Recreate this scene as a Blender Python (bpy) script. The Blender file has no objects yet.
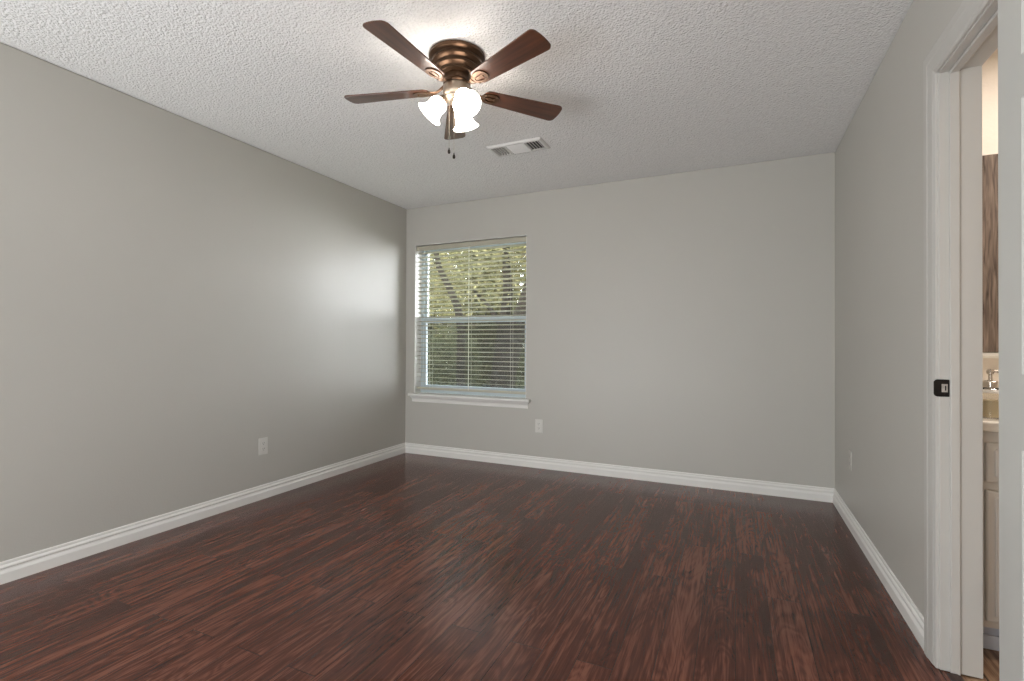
import bpy, bmesh, math, random
from mathutils import Vector, Matrix
sc = bpy.context.scene
COL = sc.collection
PI = math.pi
random.seed(7)

# ------------------------------------------------------------------ room measures (metres)
H = 2.44                    # ceiling height
XL, XR = -3.011, 0.627      # left / right wall faces
YB, YR = 4.033, -2.30       # back wall face, rear wall face (behind the camera)
XO = 0.715                  # bathroom side of the right wall

# ------------------------------------------------------------------ camera
F_PX = 490.39
r_ = Vector((0.90974906, 0.41513496, 0.00442916))
u_ = Vector((-0.00120322, -0.00803207, 0.99996702))
w_ = Vector((-0.41515684, 0.90972438, 0.00680767))
cam_d = bpy.data.cameras.new('camera')
cam = bpy.data.objects.new('camera', cam_d)
COL.objects.link(cam)
cam_d.sensor_width = 36.0
cam_d.lens = F_PX / 1024 * 36.0
cam_d.clip_start = 0.05
M = Matrix((( r_.x, u_.x, -w_.x, 0.0), (r_.y, u_.y, -w_.y, 0.0), (r_.z, u_.z, -w_.z, 1.0904), (0, 0, 0, 1)))
cam.matrix_world = M
sc.camera = cam

# ------------------------------------------------------------------ world, sun, large lights, exposure
world = bpy.data.worlds.new('sky')
sc.world = world
world.use_nodes = True
nt = world.node_tree
nt.nodes.clear()
wo = nt.nodes.new('ShaderNodeOutputWorld')
bg = nt.nodes.new('ShaderNodeBackground')
tc = nt.nodes.new('ShaderNodeTexCoord')
sp = nt.nodes.new('ShaderNodeSeparateXYZ')
rp = nt.nodes.new('ShaderNodeValToRGB')
rp.color_ramp.elements[0].position = 0.0
rp.color_ramp.elements[0].color = (0.96, 0.98, 1.0, 1)
rp.color_ramp.elements[1].position = 0.8
rp.color_ramp.elements[1].color = (0.70, 0.84, 1.0, 1)
nt.links.new(tc.outputs['Generated'], sp.inputs[0])
nt.links.new(sp.outputs['Z'], rp.inputs[0])
nt.links.new(rp.outputs[0], bg.inputs['Color'])
dt = nt.nodes.new('ShaderNodeVectorMath'); dt.operation = 'DOT_PRODUCT'
nt.links.new(tc.outputs['Generated'], dt.inputs[0])
dt.inputs[1].default_value = (0.86, 0.34, 0.38)
mr_ = nt.nodes.new('ShaderNodeMapRange')
nt.links.new(dt.outputs['Value'], mr_.inputs[0])
mr_.inputs[1].default_value = 0.0
mr_.inputs[2].default_value = 1.0
mr_.inputs[3].default_value = 12.0
mr_.inputs[4].default_value = 19.0
nt.links.new(mr_.outputs[0], bg.inputs['Strength'])
nt.links.new(bg.outputs[0], wo.inputs['Surface'])

def light(name, kind, loc, energy, color, rot=(0, 0, 0), **kw):
    d = bpy.data.lights.new(name, kind)
    d.energy = energy
    d.color = color
    for k, v in kw.items():
        setattr(d, k, v)
    o = bpy.data.objects.new(name, d)
    COL.objects.link(o)
    o.location = loc
    o.rotation_euler = rot
    return o

light('sun', 'SUN', (0, -5, 12), 1.6, (1.0, 0.93, 0.78), (math.radians(42), 0, math.radians(-12)), angle=0.02)
# added fill light behind the camera, standing in for unseen daylight
light('rear_fill', 'AREA', (-1.7, YR + 0.55, 0.55), 125.0, (0.95, 0.98, 1.0), (math.radians(124), 0, math.radians(-24)),
      shape='RECTANGLE', size=3.0, size_y=1.5)
# warm bathroom lamp near the ceiling above the vanity, out of the frame
light('bathroom_lamp', 'AREA', (1.5, 2.27, 2.38), 16.0, (1.0, 0.90, 0.80), (0, 0, 0),
      shape='RECTANGLE', size=1.2, size_y=0.4)

sc.view_settings.view_transform = 'Standard'
sc.view_settings.look = 'None'
sc.view_settings.gamma = 1.0
sc.view_settings.use_curve_mapping = False
sc.view_settings.exposure = 0.26
sc.cycles.use_denoising = True
sc.cycles.denoising_prefilter = 'NONE'
sc.cycles.max_bounces = 8
sc.cycles.diffuse_bounces = 5
sc.cycles.transparent_max_bounces = 24
sc.cycles.sample_clamp_indirect = 6.0

# ------------------------------------------------------------------ material helpers
def new_mat(name):
    m = bpy.data.materials.new(name)
    m.use_nodes = True
    m.node_tree.nodes.clear()
    return m, m.node_tree

def add(nt, t, **kw):
    n = nt.nodes.new(t)
    for k, v in kw.items():
        if k in n.inputs:
            n.inputs[k].default_value = v
        else:
            setattr(n, k, v)
    return n

def L(nt, a, b):
    nt.links.new(a, b)

def ramp(nt, stops):
    n = nt.nodes.new('ShaderNodeValToRGB')
    el = n.color_ramp.elements
    while len(el) < len(stops):
        el.new(0.5)
    for e, (p, c) in zip(el, stops):
        e.position = p
        e.color = (*c, 1) if len(c) == 3 else c
    return n

def pbr(name, col, rough=0.5, metal=0.0, bump=None, var=0.0, var_scale=6.0, spec=0.5, coat=0.0):
    """plain surface: colour with a slow mottle, optional fine noise bump (scale, strength, distance)"""
    m, nt = new_mat(name)
    out = add(nt, 'ShaderNodeOutputMaterial')
    b = add(nt, 'ShaderNodeBsdfPrincipled')
    b.inputs['Roughness'].default_value = rough
    b.inputs['Metallic'].default_value = metal
    b.inputs['Specular IOR Level'].default_value = spec
    b.inputs['Coat Weight'].default_value = coat
    t = add(nt, 'ShaderNodeTexCoord')
    n = add(nt, 'ShaderNodeTexNoise')
    n.inputs['Scale'].default_value = var_scale
    n.inputs['Detail'].default_value = 3
    L(nt, t.outputs['Object'], n.inputs['Vector'])
    lo = tuple(c * (1 - var) for c in col)
    hi = tuple(min(1, c * (1 + var)) for c in col)
    r = ramp(nt, [(0.3, lo), (0.7, hi)])
    L(nt, n.outputs['Fac'], r.inputs[0])
    L(nt, r.outputs[0], b.inputs['Base Color'])
    if bump:
        n2 = add(nt, 'ShaderNodeTexNoise')
        n2.inputs['Scale'].default_value = bump[0]
        n2.inputs['Detail'].default_value = 2
        L(nt, t.outputs['Object'], n2.inputs['Vector'])
        bp = add(nt, 'ShaderNodeBump')
        bp.inputs['Strength'].default_value = bump[1]
        bp.inputs['Distance'].default_value = bump[2]
        L(nt, n2.outputs['Fac'], bp.inputs['Height'])
        L(nt, bp.outputs[0], b.inputs['Normal'])
    L(nt, b.outputs[0], out.inputs['Surface'])
    return m

def emit(name, col, strength):
    m, nt = new_mat(name)
    out = add(nt, 'ShaderNodeOutputMaterial')
    e = add(nt, 'ShaderNodeEmission')
    e.inputs['Color'].default_value = (*col, 1)
    e.inputs['Strength'].default_value = strength
    L(nt, e.outputs[0], out.inputs['Surface'])
    return m

def glass_mat(name, tint=(1, 1, 1), gloss=0.06):
    m, nt = new_mat(name)
    out = add(nt, 'ShaderNodeOutputMaterial')
    tr = add(nt, 'ShaderNodeBsdfTransparent')
    tr.inputs['Color'].default_value = (*tint, 1)
    gl = add(nt, 'ShaderNodeBsdfGlossy')
    gl.inputs['Roughness'].default_value = 0.02
    fr = add(nt, 'ShaderNodeFresnel')
    fr.inputs['IOR'].default_value = 1.35
    mx = add(nt, 'ShaderNodeMixShader')
    L(nt, fr.outputs[0], mx.inputs[0])
    L(nt, tr.outputs[0], mx.inputs[1])
    L(nt, gl.outputs[0], mx.inputs[2])
    L(nt, mx.outputs[0], out.inputs['Surface'])
    return m

def screen_mat(name):
    """insect screen: a fine grey mesh that lets part of the light through"""
    m, nt = new_mat(name)
    out = add(nt, 'ShaderNodeOutputMaterial')
    tr = add(nt, 'ShaderNodeBsdfTransparent')
    df = add(nt, 'ShaderNodeBsdfDiffuse')
    df.inputs['Color'].default_value = (0.055, 0.058, 0.05, 1)
    mx = add(nt, 'ShaderNodeMixShader')
    mx.inputs[0].default_value = 0.30
    L(nt, tr.outputs[0], mx.inputs[1])
    L(nt, df.outputs[0], mx.inputs[2])
    L(nt, mx.outputs[0], out.inputs['Surface'])
    return m

def popcorn_mat(name, col):
    m, nt = new_mat(name)
    out = add(nt, 'ShaderNodeOutputMaterial')
    b = add(nt, 'ShaderNodeBsdfPrincipled')
    b.inputs['Roughness'].default_value = 0.95
    b.inputs['Specular IOR Level'].default_value = 0.1
    t = add(nt, 'ShaderNodeTexCoord')
    n1 = add(nt, 'ShaderNodeTexNoise')
    n1.inputs['Scale'].default_value = 72
    n1.inputs['Detail'].default_value = 3.0
    n1.inputs['Roughness'].default_value = 0.6
    v = add(nt, 'ShaderNodeTexVoronoi')
    v.inputs['Scale'].default_value = 95
    L(nt, t.outputs['Object'], n1.inputs['Vector'])
    L(nt, t.outputs['Object'], v.inputs['Vector'])
    sub = add(nt, 'ShaderNodeMath', operation='MULTIPLY_ADD')
    L(nt, v.outputs['Distance'], sub.inputs[0])
    sub.inputs[1].default_value = -0.55
    L(nt, n1.outputs['Fac'], sub.inputs[2])
    bp = add(nt, 'ShaderNodeBump')
    bp.inputs['Strength'].default_value = 1.0
    bp.inputs['Distance'].default_value = 0.0062
    L(nt, sub.outputs[0], bp.inputs['Height'])
    r = ramp(nt, [(0.0, tuple(c * 0.93 for c in col)), (0.3, col)])
    L(nt, sub.outputs[0], r.inputs[0])
    L(nt, r.outputs[0], b.inputs['Base Color'])
    L(nt, bp.outputs[0], b.inputs['Normal'])
    L(nt, b.outputs[0], out.inputs['Surface'])
    return m

def plank_mat(name, dark, mid, light_, plank_w=0.125, plank_l=1.2, rough=0.34, seam=0.0012, ring=9.0):
    """wood planks that run along Y"""
    m, nt = new_mat(name)
    out = add(nt, 'ShaderNodeOutputMaterial')
    b = add(nt, 'ShaderNodeBsdfPrincipled')
    t = add(nt, 'ShaderNodeTexCoord')
    mp = add(nt, 'ShaderNodeMapping')
    mp.inputs['Rotation'].default_value = (0, 0, PI / 2)
    L(nt, t.outputs['Object'], mp.inputs['Vector'])
    br = add(nt, 'ShaderNodeTexBrick')
    br.inputs['Color1'].default_value = (0, 0, 0, 1)
    br.inputs['Color2'].default_value = (1, 1, 1, 1)
    br.inputs['Mortar'].default_value = (0.5, 0.5, 0.5, 1)
    br.inputs['Scale'].default_value = 1.0
    br.inputs['Mortar Size'].default_value = seam
    br.inputs['Mortar Smooth'].default_value = 0.3
    br.inputs['Brick Width'].default_value = plank_l
    br.inputs['Row Height'].default_value = plank_w
    br.offset = 0.37
    L(nt, mp.outputs[0], br.inputs['Vector'])
    # every plank reads its own stretch of grain
    off = add(nt, 'ShaderNodeVectorMath', operation='MULTIPLY')
    L(nt, br.outputs['Color'], off.inputs[0])
    off.inputs[1].default_value = (7.3, 19.1, 3.7)
    av = add(nt, 'ShaderNodeVectorMath', operation='ADD')
    L(nt, t.outputs['Object'], av.inputs[0])
    L(nt, off.outputs[0], av.inputs[1])
    def stretched(sx, sy, scale, detail, rgh=0.55, dist=0.0):
        mm = add(nt, 'ShaderNodeVectorMath', operation='MULTIPLY')
        mm.inputs[1].default_value = (sx, sy, 1)
        L(nt, av.outputs[0], mm.inputs[0])
        n = add(nt, 'ShaderNodeTexNoise')
        n.inputs['Scale'].default_value = scale
        n.inputs['Detail'].default_value = detail
        n.inputs['Roughness'].default_value = rgh
        n.inputs['Distortion'].default_value = dist
        L(nt, mm.outputs[0], n.inputs['Vector'])
        return n
    big = stretched(6.0, 1.0, 1.4, 2.0, 0.5, 0.9)       # cathedral field
    streak = stretched(48.0, 1.5, 1.6, 7.0, 0.68, 0.45)  # streaks along the plank
    blot = stretched(9.0, 1.6, 1.0, 3.0, 0.6, 0.6)       # slow light and dark patches
    fine = stretched(150.0, 5.0, 1.6, 3.0, 0.6, 0.2)    # pores
    rg = add(nt, 'ShaderNodeMath', operation='MULTIPLY')
    L(nt, big.outputs['Fac'], rg.inputs[0])
    rg.inputs[1].default_value = ring
    pp = add(nt, 'ShaderNodeMath', operation='PINGPONG')
    L(nt, rg.outputs[0], pp.inputs[0])
    pp.inputs[1].default_value = 0.5
    a1 = add(nt, 'ShaderNodeMath', operation='MULTIPLY_ADD')    # rings * .35 + streak
    L(nt, pp.outputs[0], a1.inputs[0])
    a1.inputs[1].default_value = 0.26
    L(nt, streak.outputs['Fac'], a1.inputs[2])
    a2 = add(nt, 'ShaderNodeMath', operation='MULTIPLY_ADD')
    L(nt, fine.outputs['Fac'], a2.inputs[0])
    a2.inputs[1].default_value = 0.30
    L(nt, a1.outputs[0], a2.inputs[2])
    a2b = add(nt, 'ShaderNodeMath', operation='MULTIPLY_ADD')
    L(nt, blot.outputs['Fac'], a2b.inputs[0])
    a2b.inputs[1].default_value = 0.55
    a2c = add(nt, 'ShaderNodeMath', operation='ADD')
    L(nt, a2.outputs[0], a2c.inputs[0])
    a2c.inputs[1].default_value = -0.27
    L(nt, a2c.outputs[0], a2b.inputs[2])
    tone = add(nt, 'ShaderNodeSeparateColor')
    L(nt, br.outputs['Color'], tone.inputs[0])
    a3 = add(nt, 'ShaderNodeMath', operation='MULTIPLY_ADD')
    L(nt, tone.outputs[0], a3.inputs[0])
    a3.inputs[1].default_value = 0.16
    L(nt, a2b.outputs[0], a3.inputs[2])
    r = ramp(nt, [(0.50, dark), (0.80, mid), (1.06, light_)])
    r.color_ramp.elements[2].position = 1.0
    L(nt, a3.outputs[0], r.inputs[0])
    mxc = add(nt, 'ShaderNodeMix', data_type='RGBA')
    L(nt, br.outputs['Fac'], mxc.inputs[0])
    L(nt, r.outputs[0], mxc.inputs[6])
    mxc.inputs[7].default_value = (*tuple(c * 0.35 for c in dark), 1)
    L(nt, mxc.outputs[2], b.inputs['Base Color'])
    rr = add(nt, 'ShaderNodeMapRange')
    L(nt, streak.outputs['Fac'], rr.inputs[0])
    rr.inputs[1].default_value = 0.3
    rr.inputs[2].default_value = 0.7
    rr.inputs[3].default_value = rough + 0.05
    rr.inputs[4].default_value = rough - 0.05
    L(nt, rr.outputs[0], b.inputs['Roughness'])
    b.inputs['Specular IOR Level'].default_value = 0.40
    bp = add(nt, 'ShaderNodeBump')
    bp.inputs['Strength'].default_value = 0.25
    bp.inputs['Distance'].default_value = 0.0018
    L(nt, a2.outputs[0], bp.inputs['Height'])
    bp2 = add(nt, 'ShaderNodeBump', invert=True)
    bp2.inputs['Strength'].default_value = 0.4
    bp2.inputs['Distance'].default_value = 0.001
    L(nt, br.outputs['Fac'], bp2.inputs['Height'])
    L(nt, bp.outputs[0], bp2.inputs['Normal'])
    L(nt, bp2.outputs[0], b.inputs['Normal'])
    L(nt, b.outputs[0], out.inputs['Surface'])
    return m

def grain_mat(name, c0, c1, axis='X', rough=0.35, scale=1.0, coat=0.0):
    """straight grained wood; grain runs along the given object axis"""
    m, nt = new_mat(name)
    out = add(nt, 'ShaderNodeOutputMaterial')
    b = add(nt, 'ShaderNodeBsdfPrincipled')
    b.inputs['Roughness'].default_value = rough
    b.inputs['Coat Weight'].default_value = coat
    t = add(nt, 'ShaderNodeTexCoord')
    mm = add(nt, 'ShaderNodeVectorMath', operation='MULTIPLY')
    s = {'X': (4, 60, 60), 'Y': (60, 4, 60), 'Z': (60, 60, 4)}[axis]
    mm.inputs[1].default_value = tuple(v * scale for v in s)
    L(nt, t.outputs['Object'], mm.inputs[0])
    n = add(nt, 'ShaderNodeTexNoise')
    n.inputs['Scale'].default_value = 1.0
    n.inputs['Detail'].default_value = 4
    n.inputs['Distortion'].default_value = 0.6
    L(nt, mm.outputs[0], n.inputs['Vector'])
    r = ramp(nt, [(0.3, c0), (0.7, c1)])
    L(nt, n.outputs['Fac'], r.inputs[0])
    L(nt, r.outputs[0], b.inputs['Base Color'])
    L(nt, b.outputs[0], out.inputs['Surface'])
    return m

def leaf_mat(name, c0, c1, trans=0.5):
    m, nt = new_mat(name)
    out = add(nt, 'ShaderNodeOutputMaterial')
    t = add(nt, 'ShaderNodeTexCoord')
    n = add(nt, 'ShaderNodeTexNoise')
    n.inputs['Scale'].default_value = 5.0
    n.inputs['Detail'].default_value = 4
    L(nt, t.outputs['Object'], n.inputs['Vector'])
    r = ramp(nt, [(0.3, c0), (0.7, c1)])
    L(nt, n.outputs['Fac'], r.inputs[0])
    d = add(nt, 'ShaderNodeBsdfDiffuse')
    tr = add(nt, 'ShaderNodeBsdfTranslucent')
    L(nt, r.outputs[0], d.inputs['Color'])
    L(nt, r.outputs[0], tr.inputs['Color'])
    mx = add(nt, 'ShaderNodeMixShader')
    mx.inputs[0].default_value = trans
    L(nt, d.outputs[0], mx.inputs[1])
    L(nt, tr.outputs[0], mx.inputs[2])
    L(nt, mx.outputs[0], out.inputs['Surface'])
    return m

# ------------------------------------------------------------------ mesh helpers
def bm_new():
    return bmesh.new()

def box(bm, x0, x1, y0, y1, z0, z1, bev=0.0, seg=2):
    x0, x1 = sorted((x0, x1)); y0, y1 = sorted((y0, y1)); z0, z1 = sorted((z0, z1))
    v = [bm.verts.new(p) for p in ((x0, y0, z0), (x1, y0, z0), (x1, y1, z0), (x0, y1, z0),
                                   (x0, y0, z1), (x1, y0, z1), (x1, y1, z1), (x0, y1, z1))]
    f = [bm.faces.new([v[i] for i in q]) for q in ((3, 2, 1, 0), (4, 5, 6, 7), (0, 1, 5, 4), (1, 2, 6, 5), (2, 3, 7, 6), (3, 0, 4, 7))]
    if bev:
        ed = list({e for q in f for e in q.edges})
        bmesh.ops.bevel(bm, geom=ed, offset=bev, segments=seg, affect='EDGES', profile=0.5)
    return v

def frame_of(d):
    d = Vector(d).normalized()
    a = Vector((0, 0, 1)) if abs(d.z) < 0.9 else Vector((1, 0, 0))
    s = d.cross(a).normalized()
    return s, s.cross(d).normalized(), d

def lathe(bm, prof, loc=(0, 0, 0), axis=(0, 0, 1), seg=40, cap=(True, True)):
    """prof: (radius, height along axis)"""
    s, t, d = frame_of(axis)
    loc = Vector(loc)
    rings = []
    for r, h in prof:
        if r < 1e-6:
            rings.append([bm.verts.new(loc + d * h)])
        else:
            rings.append([bm.verts.new(loc + d * h + s * r * math.cos(2 * PI * i / seg) + t * r * math.sin(2 * PI * i / seg)) for i in range(seg)])
    for a, b in zip(rings, rings[1:]):
        for i in range(seg):
            j = (i + 1) % seg
            if len(a) == 1 and len(b) == 1:
                continue
            if len(a) == 1:
                bm.faces.new((a[0], b[i], b[j]))
            elif len(b) == 1:
                bm.faces.new((a[i], b[0], a[j]))
            else:
                bm.faces.new((a[i], b[i], b[j], a[j]))
    if cap[0] and len(rings[0]) > 1:
        bm.faces.new(rings[0])
    if cap[1] and len(rings[-1]) > 1:
        bm.faces.new(rings[-1][::-1])

def tube(bm, pts, rad, seg=10):
    pts = [Vector(p) for p in pts]
    if not hasattr(rad, '__len__'):
        rad = [rad] * len(pts)
    rings = []
    ref = None
    for i, p in enumerate(pts):
        d = (pts[min(i + 1, len(pts) - 1)] - pts[max(i - 1, 0)]).normalized()
        if ref is None:
            s, t, _ = frame_of(d)
        else:
            s = (ref - d * ref.dot(d)).normalized()
            t = s.cross(d).normalized()
        ref = s
        rings.append([bm.verts.new(p + s * rad[i] * math.cos(2 * PI * k / seg) + t * rad[i] * math.sin(2 * PI * k / seg)) for k in range(seg)])
    for a, b in zip(rings, rings[1:]):
        for i in range(seg):
            j = (i + 1) % seg
            bm.faces.new((a[i], b[i], b[j], a[j]))
    bm.faces.new(rings[0])
    bm.faces.new(rings[-1][::-1])

def sweep(bm, prof, a, b, out, ma=0.0, mb=0.0):
    """profile (outward offset, height) carried straight from a to b; ma / mb: mitre per unit of offset"""
    a, b, out = Vector(a), Vector(b), Vector(out).normalized()
    d = (b - a).normalized()
    up = Vector((0, 0, 1))
    if abs(d.z) > 0.9:
        up = d.cross(out)
    va = [bm.verts.new(a + out * o + up * h + d * (ma * o)) for o, h in prof]
    vb = [bm.verts.new(b + out * o + up * h - d * (mb * o)) for o, h in prof]
    n = len(prof)
    for i in range(n):
        j = (i + 1) % n
        bm.faces.new((va[i], va[j], vb[j], vb[i]))
    bm.faces.new(va[::-1])
    bm.faces.new(vb)

def prism(bm, poly, z0, z1, inner=None):
    """flat outline poly [(x, y)] given thickness; with inner: same-length hole outline"""
    b0 = [bm.verts.new((x, y, z0)) for x, y in poly]
    t0 = [bm.verts.new((x, y, z1)) for x, y in poly]
    n = len(poly)
    if inner is None:
        bm.faces.new(b0[::-1]); bm.faces.new(t0)
        for i in range(n):
            j = (i + 1) % n
            bm.faces.new((b0[i], b0[j], t0[j], t0[i]))
    else:
        b1 = [bm.verts.new((x, y, z0)) for x, y in inner]
        t1 = [bm.verts.new((x, y, z1)) for x, y in inner]
        for i in range(n):
            j = (i + 1) % n
            bm.faces.new((b0[j], b0[i], b1[i], b1[j]))
            bm.faces.new((t0[i], t0[j], t1[j], t1[i]))
            bm.faces.new((b0[i], b0[j], t0[j], t0[i]))
            bm.faces.new((b1[j], b1[i], t1[i], t1[j]))

WLOC = {}
def obj(name, bm, m, parent=None, smooth=False, origin=None, bevel=0.0):
    """one mesh object; the shapes in bm are in world space unless origin is given as the point that becomes its own origin"""
    bmesh.ops.recalc_face_normals(bm, faces=bm.faces[:])
    xs = [v.co for v in bm.verts]
    if origin is None:
        lo = Vector((min(v.x for v in xs), min(v.y for v in xs), min(v.z for v in xs)))
        hi = Vector((max(v.x for v in xs), max(v.y for v in xs), max(v.z for v in xs)))
        origin = (lo + hi) / 2
    origin = Vector(origin)
    bmesh.ops.translate(bm, verts=bm.verts[:], vec=-origin)
    me = bpy.data.meshes.new(name)
    bm.to_mesh(me)
    bm.free()
    for mm in (m if isinstance(m, (list, tuple)) else [m]):
        me.materials.append(mm)
    if smooth:
        for p in me.polygons:
            p.use_smooth = True
        me.set_sharp_from_angle(angle=math.radians(38))
    o = bpy.data.objects.new(name, me)
    COL.objects.link(o)
    WLOC[o] = origin
    if parent is not None:
        o.parent = parent
        o.location = origin - WLOC[parent]
    else:
        o.location = origin
    if bevel:
        md = o.modifiers.new('bevel', 'BEVEL')
        md.width = bevel
        md.segments = 2
        md.limit_method = 'ANGLE'
        md.angle_limit = math.radians(40)
    return o

def empty(name, loc):
    o = bpy.data.objects.new(name, None)
    COL.objects.link(o)
    o.location = loc
    o.empty_display_size = 0.1
    WLOC[o] = Vector(loc)
    return o

def tag(o, label, cat, group=None, kind=None):
    o['label'] = label
    o['category'] = cat
    if group:
        o['group'] = group
    if kind:
        o['kind'] = kind
    return o

def struct(o, label=None, cat=None):
    o['kind'] = 'structure'
    if label:
        o['label'] = label
        o['category'] = cat
    return o

def copy_part(o, parent, rz=0.0, loc=None):
    c = o.copy()
    COL.objects.link(c)
    c.parent = parent
    if loc is not None:
        c.location = loc
    if rz:
        c.rotation_euler = (c.rotation_euler[0], c.rotation_euler[1], c.rotation_euler[2] + rz)
    for ch in list(o.children):
        copy_part(ch, c)
    return c

# ------------------------------------------------------------------ materials
M_WALL = pbr('wall_paint', (0.520, 0.506, 0.466), 0.42, bump=(110, 0.22, 0.0016), var=0.012, var_scale=1.5, spec=0.45)
M_CEIL = popcorn_mat('popcorn_ceiling', (0.90, 0.90, 0.895))
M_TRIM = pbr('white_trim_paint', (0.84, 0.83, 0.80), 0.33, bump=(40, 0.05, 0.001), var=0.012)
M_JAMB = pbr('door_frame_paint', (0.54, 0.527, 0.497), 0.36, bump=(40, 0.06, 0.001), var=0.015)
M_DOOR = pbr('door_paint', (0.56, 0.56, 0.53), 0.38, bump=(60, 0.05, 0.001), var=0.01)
M_FLOOR = plank_mat('red_brown_planks', (0.034, 0.0092, 0.0056), (0.092, 0.0275, 0.0170), (0.205, 0.076, 0.048), rough=0.21, ring=13.0)
M_TILE = plank_mat('tan_wood_tile', (0.085, 0.045, 0.026), (0.20, 0.115, 0.068), (0.36, 0.24, 0.15), plank_w=0.15, rough=0.45, seam=0.003)
M_STRIP = grain_mat('dark_reducer_wood', (0.016, 0.006, 0.0045), (0.05, 0.018, 0.012), 'Y', 0.35, 0.6)
M_BRONZE = pbr('oil_rubbed_bronze', (0.085, 0.047, 0.026), 0.36, metal=0.75, var=0.25, var_scale=9)
M_PEWTER = pbr('brushed_bronze', (0.30, 0.245, 0.19), 0.40, metal=0.85, var=0.1, var_scale=12)
M_BLADE = grain_mat('cherry_blade', (0.045, 0.0150, 0.0075), (0.115, 0.040, 0.018), 'X', 0.36, 0.7, coat=0.3)
M_SHADE = emit('lit_frosted_glass', (1.0, 0.90, 0.80), 17.0)
M_BULB = emit('lit_bulb', (1.0, 0.90, 0.80), 17.0)
M_CHAIN = pbr('chain_metal', (0.55, 0.48, 0.38), 0.35, metal=0.8)
M_DARKM = pbr('dark_bronze', (0.02, 0.014, 0.011), 0.4, metal=0.5)
M_VENT = pbr('register_white', (0.74, 0.735, 0.72), 0.45, var=0.01)
M_DUCT = pbr('duct_shadow_grey', (0.10, 0.10, 0.10), 0.8)
M_BLIND = pbr('blind_slat', (0.47, 0.445, 0.355), 0.42, var=0.01)
M_VINYL = pbr('window_vinyl', (0.58, 0.65, 0.69), 0.4, var=0.01)
M_CORD = pbr('ladder_cord', (0.75, 0.74, 0.69), 0.8)
M_GLASS = glass_mat('window_glass')
M_SCREEN = screen_mat('insect_screen')
M_PLATE = pbr('outlet_plastic', (0.68, 0.67, 0.63), 0.3, var=0.005)
M_PLATE2 = pbr('outlet_painted_over', (0.575, 0.555, 0.515), 0.4, var=0.005)
M_SLOT = pbr('outlet_slot', (0.05, 0.05, 0.05), 0.6)
M_BLACK = pbr('black_strike_metal', (0.008, 0.007, 0.007), 0.32, metal=0.3)
M_WORN = pbr('worn_wood_hole', (0.42, 0.39, 0.35), 0.8, var=0.3, var_scale=60)
M_BATHWALL = pbr('bathroom_plaster', (0.80, 0.735, 0.66), 0.7, bump=(70, 0.35, 0.003), var=0.02)
M_CAB = pbr('vanity_paint', (0.66, 0.625, 0.575), 0.38, var=0.01)
M_KICK = pbr('toe_kick_daylit', (0.60, 0.66, 0.76), 0.4, var=0.02)  # blue cast of daylight on the kick is mixed into this colour
M_COUNTER = pbr('cultured_marble', (0.82, 0.77, 0.69), 0.15, var=0.06, var_scale=11)
M_RUSTIC = grain_mat('rustic_barn_wood', (0.045, 0.030, 0.023), (0.27, 0.205, 0.165), 'Z', 0.75, 1.6)
M_MIRROR = pbr('mirror_silver', (0.85, 0.86, 0.86), 0.02, metal=1.0)
M_STEEL = pbr('pump_steel', (0.62, 0.58, 0.53), 0.22, metal=1.0)
M_SOAPGLASS = glass_mat('soap_glass', (0.93, 0.92, 0.90))
M_SOAP = pbr('yellow_soap', (0.97, 0.84, 0.58), 0.3, var=0.04)
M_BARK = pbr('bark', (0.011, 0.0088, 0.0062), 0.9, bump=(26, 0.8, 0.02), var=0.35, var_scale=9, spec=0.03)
M_LEAF = [leaf_mat('leaf_yellow_green', (0.058, 0.056, 0.022), (0.22, 0.195, 0.095), 0.5),
          leaf_mat('leaf_mid_green', (0.050, 0.056, 0.027), (0.135, 0.135, 0.070), 0.45),
          leaf_mat('leaf_dark_green', (0.02, 0.028, 0.012), (0.055, 0.065, 0.028), 0.35),
          leaf_mat('leaf_olive', (0.045, 0.046, 0.020), (0.155, 0.140, 0.070), 0.45)]
M_BOUNCE = pbr('pale_bounce', (0.55, 0.53, 0.49), 0.9, var=0.06, var_scale=4, spec=0.1)
M_GROUND = pbr('lawn', (0.07, 0.085, 0.03), 0.95, var=0.4, var_scale=3)

# ------------------------------------------------------------------ the room shell
GAP = 0.006       # hairline joint between the wall tops and the ceiling texture
YV = 2.86         # bathroom wall behind the vanity
XV = 2.75         # far side wall of the bathroom
bm = bm_new(); box(bm, XL - 0.15, XR + 0.035, YR - 0.15, YB + 0.02, -0.12, 0.0)
struct(obj('floor', bm, M_FLOOR, origin=(0, 0, 0)), 'dark red-brown wood plank floor of the empty bedroom', 'floor')
bm = bm_new(); box(bm, XR + 0.035, XV + 0.1, 0.9, YV + 0.1, -0.12, -0.001)
struct(obj('floor_bathroom', bm, M_TILE, origin=(0, 0, 0)), 'tan wood-look floor beyond the doorway', 'floor')
bm = bm_new(); box(bm, XL - 0.15, XR + 0.11, YR - 0.15, YB + 0.2, H, H + 0.12)
struct(obj('ceiling', bm, M_CEIL, origin=(0, 0, 0)), 'white popcorn textured bedroom ceiling', 'ceiling')
bm = bm_new(); box(bm, XR + 0.11, XV + 0.1, 0.9, YV + 0.1, H, H + 0.12)
struct(obj('ceiling_bathroom', bm, M_BATHWALL, origin=(0, 0, 0)), 'plain ceiling over the bathroom', 'ceiling')

bm = bm_new()
box(bm, XL - 0.12, XL, YR - 0.12, YB + 0.16, 0, H - GAP)
box(bm, XL - 0.12, XL - 0.008, YR - 0.12, YB + 0.16, H - GAP, H)
struct(obj('wall_left', bm, M_WALL, origin=(0, 0, 0)), 'long plain light grey wall on the left', 'wall')

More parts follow.
